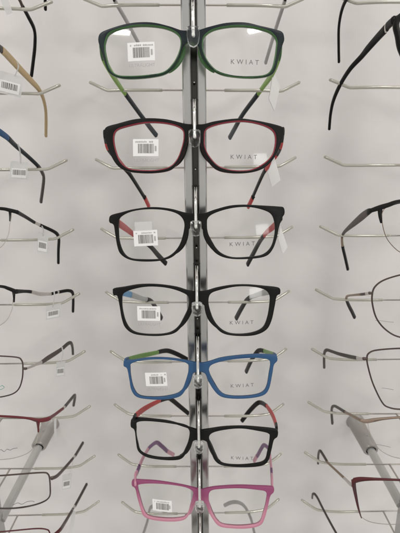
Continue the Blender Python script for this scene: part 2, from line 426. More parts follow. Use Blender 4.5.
def acetate(name_label, row, off, cxy, R3, inner, outer, mface, mwall, temples, label_at=None, lab_ang=0., text2=False, kwiat=None, flap=False, thick=.0035, padm='black', yaw=0., corners=None, pitch=-9., right_inner=None, right_outer=None):
    Z = lambda L: [(off[0]+x/3.3333, off[1]+y/3.3333) for x,y in L]
    C = at(cxy[0], cxy[1], D_G); R = basis(C, yaw, 0, pitch)
    (xa,za),(xb,zb) = to_local(*corners[0], C, R), to_local(*corners[1], C, R)
    R = basis(C, yaw, -math.degrees(math.atan2(zb-za, xb-xa)), pitch)
    root, m = thing('glasses', name_label, 'glasses', C, R, 'acetate glasses on the middle rail')
    inv = m.inverted()
    L = lambda P: [to_local(x,y,C,R) for x,y in P]
    O = L(Z(outer)); I = L(Z(inner))
    ZR = lambda P: [(185+x/3.3333, off[1]+y/3.3333) for x,y in P]
    OR, IR = L(ZR(right_outer)), L(ZR(right_inner))
    zt, zb = (O[0][1]+OR[0][1])/2, (O[-1][1]+OR[-1][1])/2
    O[0] = OR[0] = (0, zt); O[-1] = OR[-1] = (0, zb)
    full = cr(O, 5) + list(reversed(cr(OR, 5)))[1:-1]
    hole, hole_r = cr(I, 5, True), cr(IR, 5, True)
    if outline_area(full) < 0: full.reverse()
    def grow(P, e):                          # open the lens seat a little
        cx, cz = sum(p[0] for p in P)/len(P), sum(p[1] for p in P)/len(P)
        return [(x+(x-cx)/math.hypot(x-cx,z-cz)*e, z+(z-cz)/math.hypot(x-cx,z-cz)*e) for x,z in P]
    hole, hole_r = grow(hole,.0005), grow(hole_r,.0005)
    h1, h2 = hole, hole_r
    fr = front_solid(full, [h1,h2], thick, .0008, mface, mwall).build('frame_front', root)
    for sgn, P in ((-1,hole),(1,hole_r)):
        P2 = [( sum(p[0] for p in P)/len(P) + (x-sum(p[0] for p in P)/len(P))*1.012, z*1.0) for x,z in P]
        lm, pt = lens_mesh(P2, .0002)
        lo = lm.build('demo_lens', root)
        if sgn < 0 and label_at:
            x,z = to_local(*label_at, C, R); barcode_label(lo, pt, x, z, ang=math.radians(lab_ang), flap=flap)
            if text2: flat_print(lo, pt, x+.0005, z-.0098, text_mesh('ULTRALIGHT', .0034, 1.0), 'greyink', 'lens_lettering', ang=math.radians(lab_ang))
        if sgn > 0 and kwiat:
            x,z = to_local(*kwiat, C, R); flat_print(lo, pt, x, z, text_mesh('KWIAT', .0048, 1.65), 'print', 'lens_lettering')
        # nose pad moulded on the rear of the rim
        PM = P if sgn < 0 else mirror(P)
        bx = max(p[0] for p in PM); zmid = [p for p in PM if abs(p[0]-bx) < 1e-4][0][1]
        low = sorted([p for p in PM if p[0] > bx-.013 and p[1] < zmid+.001], key=lambda p:-p[1])
        if len(low) > 3:
            pp = [Vector((-sgn*(p[0]+.0024), .0026+wrap(p[0]), p[1])) for p in low]
            k = len(pp); hwl = [(.0004+.0008*math.sin(math.pi*(i+.3)/(k)), .0006+.0018*math.sin(math.pi*(i+.3)/(k))) for i in range(k)]
            pd = Mesh(); sweep(pd, pp, hwl, padm, 12, up=Vector((1,0,0))); pd.build('nose_pad', root)
    for t in temples: temple(root, inv, t)
    return root

T = D_G+.003
W_ = D_WIRE
# row 1
acetate('dark green and navy glasses, topmost on the middle rail', 1, (92,12), (191.5,36.5), None,
  [(50,100),(62,76),(95,62),(150,52),(210,53),(255,62),(285,80),(293,105),(285,140),(265,175),(235,200),(180,209),(120,212),(85,208),(65,190),(55,160),(48,125)],
  [(332,62),(300,63),(260,50),(210,38),(160,36),(110,43),(60,58),(30,72),(22,92),(27,118),(38,150),(48,185),(62,207),(90,220),(130,224),(190,220),(240,210),(270,190),(290,160),(302,125),(315,106),(332,98)],
  'greenfade','green',
  [[(101,46,T+.003,3.0,'green'),(103,57,.366,3.6,'lime'),(112,74,.392,3.0),(121,88,.418,2.4),(125.5,94,.428,2.3,'navy'),(140,114,.455,2.3),(149,126,.47,2.6),(156.5,135.5,.480,2.6)],
   [(280.5,47,T+.003,3.0,'green'),(279,57,.366,3.6,'lime'),(272,74,.392,3.0),(263,87,.418,2.4),(258,94,.428,2.3,'navy'),(243,114,.455,2.3),(235,128,.47,2.6),(229.5,138,.480,2.6)]],
  label_at=(141.5,52.5), lab_ang=1.5, text2=True, kwiat=(244.5,63), padm='green', yaw=0, right_inner=[(62,110),(68,85),(95,65),(140,55),(190,53),(240,60),(280,72),(300,95),(300,120),(295,155),(285,190),(265,208),(220,213),(160,210),(110,195),(80,165),(66,135)],
  right_outer=[(22,62),(45,62),(85,50),(140,38),(200,37),(250,48),(300,60),(324,70),(330,92),(325,110),(312,150),(302,190),(285,212),(240,221),(180,220),(120,210),(80,185),(55,150),(45,118),(35,106),(22,98)], corners=((98.6, 38.4), (283.4, 38.8)))
# row 2
acetate('black glasses with crimson inner edges, second from the top on the middle rail', 2, (92,107), (194.2,131), None,
  [(78,95),(90,78),(130,66),(180,57),(230,57),(275,65),(300,80),(303,105),(295,140),(280,175),(255,198),(210,208),(150,207),(120,200),(98,180),(85,150),(78,120)],
  [(340,58),(310,56),(250,42),(190,38),(140,42),(90,55),(50,67),(42,85),(45,105),(55,140),(68,170),(85,195),(110,212),(150,220),(210,221),(260,212),(285,190),(303,160),(315,122),(325,104),(340,95)],
  'black','crimson',
  [[(104.8,134,T,4.0,'black'),(105.8,140,.363,3.8,'red'),(108,147,.371,3.4,'black'),(113,154,.388,3.2,'red'),(124.5,168,.415,2.4,'black'),(131,176,.428,2.2),(143,195,.458,2.2),(145,198,.462,2.5,'red'),(149,206.5,.475,2.6)],
   [(283,131,T,4.0,'black'),(282,139,.363,3.8,'red'),(280.5,146,.371,3.4,'black'),(277,153,.388,3.2,'red'),(266,169,.415,2.4,'black'),(262,176,.428,2.2),(254,194,.458,2.2),(252.5,198,.462,2.5,'red'),(248,207,.475,2.6)]],
  label_at=(146,148), lab_ang=-1, text2=True, kwiat=(243.5,157.4), yaw=0, right_inner=[(68,110),(72,80),(100,65),(150,55),(200,53),(250,62),(285,78),(297,100),(295,135),(283,165),(255,190),(215,207),(160,208),(115,195),(85,165),(70,135)],
  right_outer=[(31,58),(60,58),(100,48),(160,40),(200,40),(260,50),(310,62),(326,71),(327,90),(318,125),(305,155),(285,185),(255,208),(210,220),(150,221),(105,210),(75,180),(58,140),(50,112),(42,101),(31,95)], corners=((104.6, 129.3), (283, 128.3)))
# row 3
acetate('matt black glasses with red temples, third from the top on the middle rail', 3, (92,195), (195.8,219), None,
  [(92,95),(98,75),(130,58),(180,50),(240,52),(285,65),(305,90),(303,125),(290,165),(265,195),(230,210),(170,212),(130,208),(108,190),(95,155),(92,120)],
  [(346,62),(310,58),(260,45),(200,40),(140,47),(100,57),(65,67),(58,80),(60,92),(73,100),(78,130),(85,170),(95,195),(120,213),(160,221),(220,220),(265,208),(295,180),(312,145),(325,112),(346,100)],
  'black','black',
  [[(114,221.5,T,2.8,'black'),(118,223,.362,3.4,'red'),(126,228.5,.385,3.2),(133,234,.405,2.6),(137,236.5,.414,2.4,'black'),(150,246,.440,2.4),(158,255,.456,2.8),(166,263.5,.470,2.8)],
   [(281,217.5,T,2.8,'black'),(279,220,.362,3.4,'red'),(274,226,.385,3.2),(267,232,.405,2.6),(264,235.5,.414,2.4,'black'),(259.5,242,.430,2.4),(253,254,.450,2.8),(247.5,264.5,.466,2.8)]],
  label_at=(146,238), lab_ang=1, kwiat=(242,244), flap=True, yaw=-1, right_inner=[(75,100),(80,75),(110,58),(160,45),(210,42),(255,50),(285,65),(296,95),(296,130),(285,170),(260,195),(220,203),(160,205),(120,190),(95,160),(80,130)],
  right_outer=[(36,62),(65,60),(100,48),(150,35),(200,32),(260,35),(310,38),(328,42),(331,62),(322,78),(312,110),(305,145),(292,180),(270,203),(225,212),(160,213),(115,202),(85,175),(66,135),(55,110),(36,100)], corners=((109.7, 214.5), (284, 208.5)))
# row 4
acetate('matt black glasses with blue temple ends, fourth down the middle rail', 4, (92,272), (197.6,296), None,
  [(103,95),(108,72),(140,58),(190,50),(250,54),(298,68),(320,85),(318,120),(300,160),(275,190),(240,203),(180,204),(140,195),(118,170),(106,130)],
  [(352,66),(320,60),(280,48),(220,40),(160,40),(110,48),(74,54),(70,63),(72,74),(85,80),(92,110),(100,155),(112,185),(140,205),(190,212),(240,211),(280,200),(308,168),(325,130),(335,108),(352,98)],
  'black','black',
  [[(114.5,292,T,3.2,'black'),(120,292,.366,3.2,'skyblue'),(131,294.8,.388,3.0,'clearwhite'),(142,298.5,.412,2.4),(147,299.5,.421,2.4,'black'),(152,302,.432,2.4),(157,310,.446,2.8),(161.5,318.5,.456,2.8)],
   [(276,291,T,2.4,'black'),(272,291.2,.366,3.2,'clearwhite'),(265,292.5,.388,3.0),(254,296,.412,2.4),(250,297.5,.421,2.4,'black'),(246,301,.432,2.4),(240.5,310,.446,2.8),(236,318.5,.456,2.8)]],
  label_at=(149,313), lab_ang=0, text2=True, kwiat=(241.4,322.4), yaw=1, right_inner=[(80,95),(88,72),(120,60),(170,50),(220,50),(260,58),(278,75),(280,100),(272,150),(255,185),(215,201),(160,203),(125,190),(98,160),(85,125)],
  right_outer=[(42,64),(75,60),(110,50),(160,42),(210,41),(270,46),(305,50),(316,56),(316,72),(305,80),(298,115),(288,160),(270,192),(230,210),(170,212),(125,203),(95,175),(75,140),(65,112),(42,98)], corners=((113, 288.5), (280, 287)))
# row 5
acetate('bright blue glasses with green temples, fifth down the middle rail', 5, (92,340), (198.9,366), None,
  [(130,92),(134,78),(170,68),(230,65),(290,70),(318,80),(320,100),(308,145),(290,172),(250,184),(200,187),(160,182),(142,160),(133,125)],
  [(356,76),(310,66),(250,58),(190,58),(140,65),(110,67),(106,76),(107,86),(118,95),(125,130),(132,165),(150,188),(190,196),(240,197),(290,188),(312,165),(328,130),(338,110),(356,104)],
  'blue','blue',
  [[(125.5,361.5,T,3.0,'blue'),(128,360,.362,3.0,'leaf'),(141,356,.395,2.6),(157,352.5,.428,2.3),(157.6,352.3,.430,2.3,'black'),(163,351,.440,2.5),(169,351,.450,2.6),(178,354.5,.461,2.6),(187.5,359.5,.470,2.5)],
   [(275.5,357,T,3.0,'blue'),(274,355.5,.362,3.0,'leaf'),(270,353.5,.395,2.6),(265.5,351.5,.420,2.3),(264,351,.430,2.3,'black'),(259,350.5,.442,2.5),(255,354.5,.450,2.6),(250.5,362,.460,2.6),(246,372,.470,2.5)]],
  label_at=(156.5,378.5), lab_ang=1, text2=True, kwiat=(242,385), padm='blue', yaw=-3, right_inner=[(82,95),(95,80),(140,68),(190,62),(240,60),(275,65),(282,80),(277,110),(270,150),(255,172),(220,182),(160,184),(125,175),(100,145),(86,115)],
  right_outer=[(46,76),(75,72),(120,58),(180,50),(240,46),(290,48),(305,53),(307,68),(296,82),(290,115),(280,160),(262,182),(220,192),(160,194),(118,186),(92,160),(76,130),(66,110),(46,103)], corners=((123.8, 360.4), (277.4, 355)))
# row 6
acetate('black rectangular glasses with red temples, sixth down the middle rail, hanging crooked', 6, (92,400), (199.2,434), None,
  [(150,95),(152,75),(180,70),(240,75),(300,85),(322,98),(322,125),(308,165),(290,185),(250,190),(200,185),(165,170),(155,140),(150,115)],
  [(358,100),(325,90),(260,70),(200,62),(155,58),(135,60),(130,72),(131,88),(143,100),(148,140),(155,168),(180,187),(220,196),(270,199),(300,193),(318,170),(330,147),(340,134),(358,130)],
  'black','black',
  [[(134,419,T,3.0,'black'),(135.5,416,.362,3.0,'red'),(142,410.5,.385,3.2),(150,405.5,.405,2.8),(159.5,400.8,.425,2.4),(160,400.5,.427,2.4,'black'),(168,398.2,.442,2.5),(172,400,.449,2.6),(180,406.5,.460,2.6),(188.5,413.5,.469,2.5)],
   [(276.5,429,T-.006,3.0,'black'),(276,425,.358,3.0,'red'),(273.5,417.5,.380,3.2),(270.5,411.5,.400,2.8),(267,406.5,.420,2.4),(266.5,406,.422,2.4,'black'),(261.5,402.8,.442,2.5),(257,403.5,.449,2.6),(249.5,411,.460,2.6),(241.8,421,.469,2.5)]],
  kwiat=(242,457.5), yaw=-8, right_inner=[(82,125),(95,108),(140,98),(190,95),(240,102),(275,110),(280,125),(272,170),(262,200),(230,210),(170,214),(125,208),(105,185),(90,150)],
  right_outer=[(47,100),(80,95),(130,88),(190,86),(250,90),(295,95),(309,101),(308,120),(296,132),(288,165),(278,200),(255,217),(200,222),(130,217),(100,200),(85,165),(72,137),(47,130)], corners=((131.6, 418), (278, 427.6)))
# row 7
acetate('magenta to pink glasses with pink temples, lowest on the middle rail', 7, (92,455), (201,490), None,
  [(155,108),(160,97),(200,94),(260,98),(310,106),(335,120),(333,140),(325,170),(312,200),(280,208),(230,207),(190,200),(175,180),(163,140)],
  [(363,114),(335,107),(290,97),(220,86),(160,82),(137,82),(133,91),(135,101),(145,110),(152,140),(162,175),(172,200),(200,213),(250,219),(295,217),(318,205),(335,172),(346,154),(363,150)],
  'magenta','deeppink',
  [[(135.5,484,T,3.0,'pink'),(135.5,475.5,.366,3.0),(137,472.5,.372,3.2,'purple'),(139,467.5,.380,3.2),(139.4,466.5,.382,2.8,'pink'),(143,458,.404,2.4),(148,449.5,.424,2.4,'purple'),(151,446,.432,2.4),(156.5,442.5,.445,2.5),(161,445.5,.452,2.5),(166,450,.459,2.5),(167,451,.461,2.5,'pink'),(173.6,454.8,.470,2.4)],
   [(272,488,T-.004,3.0,'pink'),(271.8,478,.364,3.0),(271.6,475.5,.370,3.2,'purple'),(271.4,471,.378,3.2),(271.3,470,.380,2.8,'pink'),(270.4,460,.404,2.4),(269.5,452.5,.424,2.4,'purple'),(268,448,.432,2.4),(264,445.2,.445,2.5),(261,449,.452,2.5),(257.8,455,.459,2.5),(257,456,.461,2.5,'pink'),(254,461,.470,2.4)]],
  label_at=(162.5,504.5), lab_ang=0, text2=True, padm='pink', yaw=-5, right_inner=[(80,140),(88,118),(120,112),(180,110),(240,115),(268,122),(268,150),(258,190),(245,222),(210,231),(160,232),(120,225),(98,200),(86,170)],
  right_outer=[(53,116),(80,108),(120,103),(180,100),(240,102),(285,104),(296,109),(295,122),(284,135),(276,170),(265,210),(250,232),(210,242),(160,242),(115,235),(92,210),(76,180),(68,160),(53,152)], corners=((132, 480), (273.8, 486.5)))

# the pair above and the pair below the picture: only their temples reach into view
def simple_pair(label, cpx, tpl, mface, rowd):
    C = at(*cpx, D_G); R = basis(C,0,-.6,-9); root, m = thing('glasses', label, 'glasses', C, R, 'acetate glasses on the middle rail'); inv = m.inverted()
    O = [(0,.004),(-.012,.006),(-.035,.010),(-.058,.007),(-.069,.002),(-.069,-.004),(-.062,-.018),(-.054,-.031),(-.035,-.036),(-.018,-.030),(-.010,-.012),(0,-.006)]
    I = [(-.060,.000),(-.050,.004),(-.030,.005),(-.014,.001),(-.012,-.010),(-.020,-.027),(-.036,-.032),(-.050,-.028),(-.057,-.015)]
    half = cr(O,5); full = half + [(-x,z) for x,z in reversed(half[1:-1])]; hole = cr(I,5,True)
    if outline_area(full) < 0: full.reverse()
    front_solid(full,[hole,mirror(hole)],.0042,.0007,mface,mface).build('frame_front', root)
    for P in (hole, mirror(hole)): lens_mesh(P,.0002)[0].build('demo_lens', root)
    for t in tpl: temple(root, inv, t)
simple_pair('pale grey temples of the glasses hooked above the top edge on the middle rail', (189,-78),
  [[(95,-62,T,3.6,'black'),(103,-35,.385,3.0,'black'),(112,-8,.418,2.0),(114.5,0,.428,1.9,'greytip'),(126,20,.452,1.9),(138.5,43,.478,2.0)],
   [(289,-62,T,3.6,'black'),(288,-35,.385,3.0,'black'),(286,-8,.418,2.0),(285,0,.428,1.9,'greytip'),(276,28,.452,1.9),(265.5,63,.478,2.0)]], 'black', 0)
simple_pair('grey curved temples of the glasses hooked below the bottom edge on the middle rail', (201.5,549),
  [[(139,548,T,3.2,'greytip'),(143,535,.385,2.6),(147.5,521,.418,2.4),(149.5,510,.438,2.4),(152.5,506.5,.446,2.5),(160,508,.458,2.4),(166,513,.468,2.3)],
   [(262,548,T,3.2,'greytip'),(255,535,.385,2.6),(251,519,.418,2.4),(245,507,.438,2.4),(238.5,502.5,.446,2.5),(231,502.5,.456,2.5),(224.5,505.5,.466,2.4)]], 'greytip', 0)

# ---- side columns: thin metal and half rim glasses, seen from one end
def side_pair(label, side, cy, group, rim=None, rim_m='brown', rim_r=.8, lens_px=None, bar=None, bar_m='black', nail=None, cord=None, cord_m='nylon', temple_px=None, script=None, acet=None, endpiece=None, brow=0., pads=True):
    X0 = side*COLX
    # centre of the bridge on that column at photo height cy
    lo, hi = -600., 1000.
    for _ in range(60):
        mid = (lo+hi)/2
        if at(mid, cy, D_G).x < X0: lo = mid
        else: hi = mid
    cpx = (lo+hi)/2; C = at(cpx, cy - (0.0115*(cpx-200)), D_G); R = basis(C,0,0,-9)
    root, m = thing('glasses', label, 'glasses', C, R, group); inv = m.inverted()
    L = lambda P: [to_local(x,y,C,R) for x,y in P]
    v3 = lambda p, o=0.: Vector((p[0], o+wrap(p[0]), p[1]))
    lens = cr(L(lens_px), 6, True) if lens_px else None
    if rim is not None or lens:
        F = Mesh(); zz = [p[1] for p in lens]; nose = min(abs(p[0]) for p in lens)
        for sg in (1,-1):
            Q = [(p[0]*sg, p[1]) for p in lens]
            if rim: sweep(F, [v3(p) for p in Q], (rim_r*.001, rim_r*.00125), rim_m, 10, closed=True, up=Vector((0,1,0)))
            if bar:
                B = [(x*sg, z, h) for (x,z),h in zip(L([b[:2] for b in bar]), [b[2] for b in bar])]
                sm = cr(B, 5); sweep(F, [v3(q) for q in sm], [(.0011, q[2]*.001) for q in sm], bar_m, 12, 2.6)
            if nail:
                B = [(x*sg, z, h) for (x,z),h in zip(L([b[:2] for b in nail]), [b[2] for b in nail])]
                sm = cr(B, 4); sweep(F, [v3(q,.0003) for q in sm], [(q[2]*.001, .0010) for q in sm], bar_m, 10, 2.4, up=Vector((0,1,0)) )
            if endpiece:
                B = [(x*sg, z, d, h) for (x,z),d,h in zip(L([e[:2] for e in endpiece]), [e[2] for e in endpiece], [e[3] for e in endpiece])]
                sm = cr(B,4); sweep(F, [v3(q, q[2]) for q in sm], [(.0011,q[3]*.001) for q in sm], bar_m if not rim else rim_m, 10, 2.4)
        zb = max(zz)*.35 + min(zz)*.0 + .001
        br = cr([(-nose-.001, zb-.003),(-nose*.5,zb),(0,zb+.001),(nose*.5,zb),(nose+.001,zb-.003)],5)
        sweep(F, [v3(p) for p in br], (.0010,.0014), rim_m if rim else bar_m, 10)
        F.build('frame_front', root)
        for sg in (1,-1):
            Q = [(p[0]*sg, p[1]) for p in lens]
            lm, pt = lens_mesh(Q, 0.); lo_ = lm.build('demo_lens', root)
            if not rim:
                c = Mesh(); sweep(c, [v3(p) for p in Q], (.00035,.00045), cord_m, 8, closed=True, up=Vector((0,1,0))); c.build('rim_cord', lo_)
            if script and sg*side < 0 or (script and False):
                q = Mesh(); P = cr(L(script[0]), 5)
                sweep(q, [pt(*p)+Vector((0,-.0004,0)) for p in P], (.00022,.00022), script[1], 6); q.build('lens_lettering', lo_)
        if pads:
            for sg in (1,-1):
                n = Mesh(); zc = sum(zz)/len(zz)
                sweep(n, [Vector((sg*(nose-.002), .006, zc+.006)), Vector((sg*(nose-.0035), .009, zc+.001)), Vector((sg*(nose-.0015), .008, zc-.004))], [(.0008,.0018),(.0010,.0028),(.0006,.0012)], 'padclear', 10)
                n.build('nose_pad', root)
    for mir in (False, True): temple(root, inv, temple_px, X0=X0, mir=mir)
    return root
GL, GR = 'glasses on the left rail', 'glasses on the right rail'
def full_lens(P): return P
# left rail, top to bottom (right hand ends visible)
plainL = lambda y: [(10-30,y-6),(-10,y+2),(-12,y+22),(-22,y+38),(-45,y+44),(-68,y+36),(-76,y+18),(-72,y),(-45,y-8)]
def shift(P, dx, dy): return [(x+dx,y+dy) for x,y in P]
side_pair('black temple tip at the very top left, above the thin black temple', -1, -190, GL, rim=1, lens_px=shift(plainL(-190),-20,0), rim_m='brown', endpiece=[(-30,-192,0,1.2),(-24,-190,.002,1.2)],
  temple_px=[(-22,-189,T,1.2,'brown'),(-2,-150,.385,1.6),(18,-100,.416,2.0),(36,-58,.44,2.0,'black'),(43,-25,.458,2.0),(45,-5,.467,2.0),(45.5,9.5,.474,2.0)])
side_pair('thin black temple curving down at the top of the left rail', -1, -60, GL, rim=1, lens_px=shift(plainL(-62),-24,0), rim_m='brown', endpiece=[(-34,-64,0,1.2),(-26,-60,.002,1.2)],
  temple_px=[(-26,-60,T,1.3,'brown'),(-8,-37,.378,1.3),(8,-15,.402,1.2),(19,-1,.420,1.2),(22.5,6,.427,1.5,'black'),(28,16,.438,1.7),(34.5,30,.450,1.8),(35,45,.459,1.8),(33.5,60,.466,1.8),(31.5,76,.473,1.8)])
side_pair('glasses with a translucent tan temple on the left rail', -1, 36, GL, rim=1, lens_px=shift(plainL(34),-14,0), rim_m='bronze', rim_r=1.0, endpiece=[(-24,30,0,1.6),(-14,36,.002,1.8)],
  temple_px=[(-14,37,T,2.4,'gun'),(2,50,.376,3.0,'tan'),(9,57,.388,3.2),(21,70,.405,3.0),(32,81.5,.418,2.6),(39,89.5,.428,2.2),(43.5,99,.438,1.9),(46,113,.450,1.9),(46,136,.466,1.9)])
side_pair('navy and black glasses with dark curved temple on the left rail', -1, 126, GL, rim=1, lens_px=shift(plainL(124),-8,0), rim_m='navy', rim_r=1.2, endpiece=[(-18,124,0,2),(-6,129,.002,2.2)],
  temple_px=[(-6,128,T,2.8,'blue'),(2,133.5,.364,2.8),(8,138,.374,2.6,'navy'),(16,146,.390,2.2),(27.5,156,.410,2.0),(38,166,.424,1.9,'gun'),(42.5,173,.433,1.8),(43.8,180,.440,1.8),(41,202,.458,1.9)])
side_pair('black half rim glasses whose slender temple drops straight down, on the left rail', -1, 212, GL, lens_px=[(11,212),(10,224),(8,236),(0,248),(-20,256),(-45,254),(-62,240),(-66,224),(-62,212),(-30,207),(0,208.5)],
  bar=[(-62,213,1.0),(-30,207,1.3),(0,208.5,1.4),(9,210,1.6),(17,212,1.7)], nail=[(10,210,1.6),(10.2,215,1.0),(10,221,.6)], bar_m='black',
  temple_px=[(17,212,T,1.8,'black'),(25,216.5,.374,1.6),(33,221.5,.392,1.5),(34.5,222.4,.395,1.5,'silver'),(40,225,.404,1.4,'black'),(53,231,.420,1.5),(57.5,234.5,.428,1.7),(59,239,.435,1.7),(58.5,250,.444,1.7),(58.4,263,.454,1.7)])
side_pair('black half rim glasses with a silver strip along the level temple, on the left rail', -1, 288, GL, lens_px=[(14,290),(13,301),(12,310),(5,322),(-12,330),(-40,331),(-58,318),(-62,300),(-58,289),(-30,284),(0,286)],
  bar=[(-58,290,1.0),(-30,284,1.2),(0,286.3,1.3),(8,288.3,1.6),(16,291.5,1.9)], nail=[(13.5,290,1.8),(14,296,1.0),(14,302,.6)], bar_m='black',
  temple_px=[(16,291.5,T,2.2,'black'),(24,291.3,.370,1.6),(31,291.8,.383,1.7,'silver'),(40,294,.396,1.9),(50,294,.411,1.6),(51,294,.412,1.6,'black'),(57,292.3,.420,1.5,'silver'),(59,292,.423,1.5,'black'),(68,290.6,.435,1.6),(72.5,292.5,.442,1.7),(73.3,299,.448,1.7),(73,311.5,.457,1.7)])
side_pair('brown metal full rim glasses with a thick brown temple, on the left rail', -1, 366, GL, rim=1, rim_m='brown', rim_r=.65,
  lens_px=[(23,366),(22.3,379),(18,390),(8,395.5),(-12,398),(-40,396),(-55,382),(-57,366),(-50,358),(-25,355),(0,356),(17,357.3),(21.5,360)],
  endpiece=[(23,368.5,0,1.0),(26,369,.001,1.2)], script=([(-2,386),(2,385),(4,384),(6,386),(3,388),(1,388)],'greenink'),
  temple_px=[(25,369,T,1.2,'silver'),(31,366.8,.366,1.2),(37,364,.378,1.6),(41.5,362.3,.387,2.0,'darkbrown'),(48,358,.400,2.6),(56,353,.413,2.5),(61,349.6,.421,2.2),(63,348,.424,1.9,'gun'),(68,343.6,.434,1.9),(71,343,.440,1.8),(72.5,347,.446,1.6),(73,354,.452,1.5)])
side_pair('red half rim metal glasses in front of the left stand-off socket', -1, 417, GL, lens_px=[(38.3,421),(38.5,431),(36,443),(28,453),(8,459),(-20,458),(-40,447),(-45,430),(-40,420),(-15,416),(10,416.5),(30,418.6)],
  bar=[(-40,420,.9),(-15,416,1.0),(10,416.6,1.0),(28,418.2,1.1),(38,420.3,2.0),(46,419.5,2.2),(50,418,2.0)], nail=[(38,421,2.2),(38.2,426,1.2),(38.4,432,.7)], bar_m='redmetal',
  script=([(0,449),(3,447.5),(6,449.5),(9,447),(12,448),(15,446.5),(19,446)],'print'),
  temple_px=[(49,418.5,T,1.8,'redmetal'),(55,414.5,.372,1.6),(61,410,.390,1.5),(63,408.5,.396,1.5,'silver'),(65,406.5,.402,1.5,'gun'),(70,400.5,.420,1.5),(74.5,395.3,.436,1.6),(75,397,.442,1.6),(73.6,405.5,.450,1.5)])
side_pair('slim dark brown metal rectangular glasses, second from bottom on the left rail', -1, 480, GL, rim=1, rim_m='brown', rim_r=.75,
  lens_px=[(49.6,478),(50.3,487),(49.8,496),(44,501.5),(30,506),(10,508.4),(-12,507),(-30,500),(-36,488),(-34,479),(-20,477),(5,475.3),(30,473.3),(44,472.6),(48,474)],
  endpiece=[(50,478,0,1.2),(53,478,.001,1.6)], script=([(15,502),(20,499.5),(24,501),(29,498.5),(34,498),(36,499)],'print'),
  temple_px=[(52,478.3,T,1.8,'brown'),(57,476,.364,1.8),(63,470,.384,1.7),(70,462,.404,1.6),(73,458.3,.412,1.5,'silver'),(75,456,.417,1.5,'gun'),(79,449.5,.432,1.6),(83,442.8,.446,1.7)])
side_pair('reddish brown metal glasses cut off at the bottom of the left rail', -1, 540, GL, rim=1, rim_m='darkred', rim_r=.65,
  lens_px=[(49.5,532),(50.5,541),(48,553),(38,559),(10,561),(-15,558),(-25,547),(-24,537),(-10,533),(15,530.5),(36,528.6),(46,529.3)],
  endpiece=[(50,536,0,1.4),(54,535.5,.001,1.8)],
  temple_px=[(53,536,T,2.0,'darkred'),(60,530,.364,2.2,'brown'),(65,522.5,.384,2.2),(71,512.5,.406,2.0),(73,509,.414,1.7,'silver'),(75,506,.420,1.7,'gun'),(81,495,.438,1.8),(86.8,484,.454,1.8)])
# right rail (left hand ends visible)
plainR = lambda x,y: [(x,y),(x+2,y+20),(x+10,y+40),(x+32,y+48),(x+60,y+44),(x+74,y+26),(x+76,y+4),(x+60,y-8),(x+20,y-9)]
side_pair('plain black temple hanging down at the top of the right rail', 1, -66, GR, rim=1, rim_m='black', rim_r=1.4, lens_px=plainR(402,-62), endpiece=[(402,-62,0,2),(396,-58,.002,2)],
  temple_px=[(396,-58,T,2.6,'black'),(374,-36,.384,2.4),(356,-15,.408,2.0),(346.5,-1,.422,1.8),(341.5,11,.434,1.8),(338.8,27,.446,1.8),(338.6,45,.457,1.8),(338.9,62,.466,1.9)])
side_pair('chunky black glasses with a silver ring on the temple, on the right rail', 1, 22, GR, rim=1, rim_m='black', rim_r=2.3,
  lens_px=[(396,24),(398,36),(401,50),(410,64),(432,70),(458,64),(468,44),(468,26),(455,16),(425,13),(403,15)], endpiece=[(399,19,0,3.0),(393,20,.002,3.2)],
  temple_px=[(394,20,T,3.2,'black'),(388.5,25,.363,3.4),(386.8,27.3,.366,3.6,'silver'),(385.3,29,.369,3.5,'black'),(377,38,.382,3.2),(367,49.5,.396,2.8),(361,57,.404,2.2),(350,69,.415,1.9),(340.5,84,.428,1.8),(333.5,100,.440,1.8),(330.5,114,.450,1.8),(329.2,129,.459,1.8)])
side_pair('black half rim glasses with a broad grey brown temple, on the right rail', 1, 214, GR, lens_px=[(382,213),(382.3,224),(386,237),(393,246.5),(402,253),(420,257),(448,252),(462,236),(464,218),(455,205),(430,200),(400,202),(388,206)],
  bar=[(455,204,1.2),(430,199,1.6),(400,201.5,1.8),(388,205,2.0),(380,207.5,2.2),(371,210.5,1.9)], nail=[(380,208,2.2),(380.3,216,1.7),(381.3,222.5,1.0)], bar_m='black', cord_m='bronze',
  temple_px=[(371,210.5,T,2.0,'black'),(368,212,.359,2.9,'darkbrown'),(362,216.5,.373,3.6),(354,223.3,.392,3.0),(348,228.5,.408,2.2),(344,232.5,.420,1.6),(342,237,.427,1.4,'bronze'),(342.5,246,.435,1.5,'black'),(345,257,.444,1.6),(347.8,269.5,.454,1.6)])
side_pair('large rounded brown wire rim glasses with a black tipped temple, on the right rail', 1, 294, GR, rim=1, rim_m='brown', rim_r=.75,
  lens_px=[(372.3,293),(372.3,304),(376.5,318.5),(386,330),(400,337.2),(425,339),(450,330),(460,310),(458,290),(440,277),(415,273),(400,275),(384,280),(375.5,286)],
  endpiece=[(372.3,293,0,1.0),(369.5,293.2,.001,1.4)], script=([(389,328.6),(394,328.3),(400,328.6),(405,328.5)],'greyink'),
  temple_px=[(370,293.2,T,1.5,'silver'),(366,293.8,.362,1.4,'darkbrown'),(361,294.4,.372,1.3,'bronze'),(354,295,.390,1.1),(347.5,296,.414,1.1),(346.3,299,.423,1.4,'black'),(348.5,305,.432,1.8),(352,312,.441,1.9),(354.5,317.4,.448,1.9)])
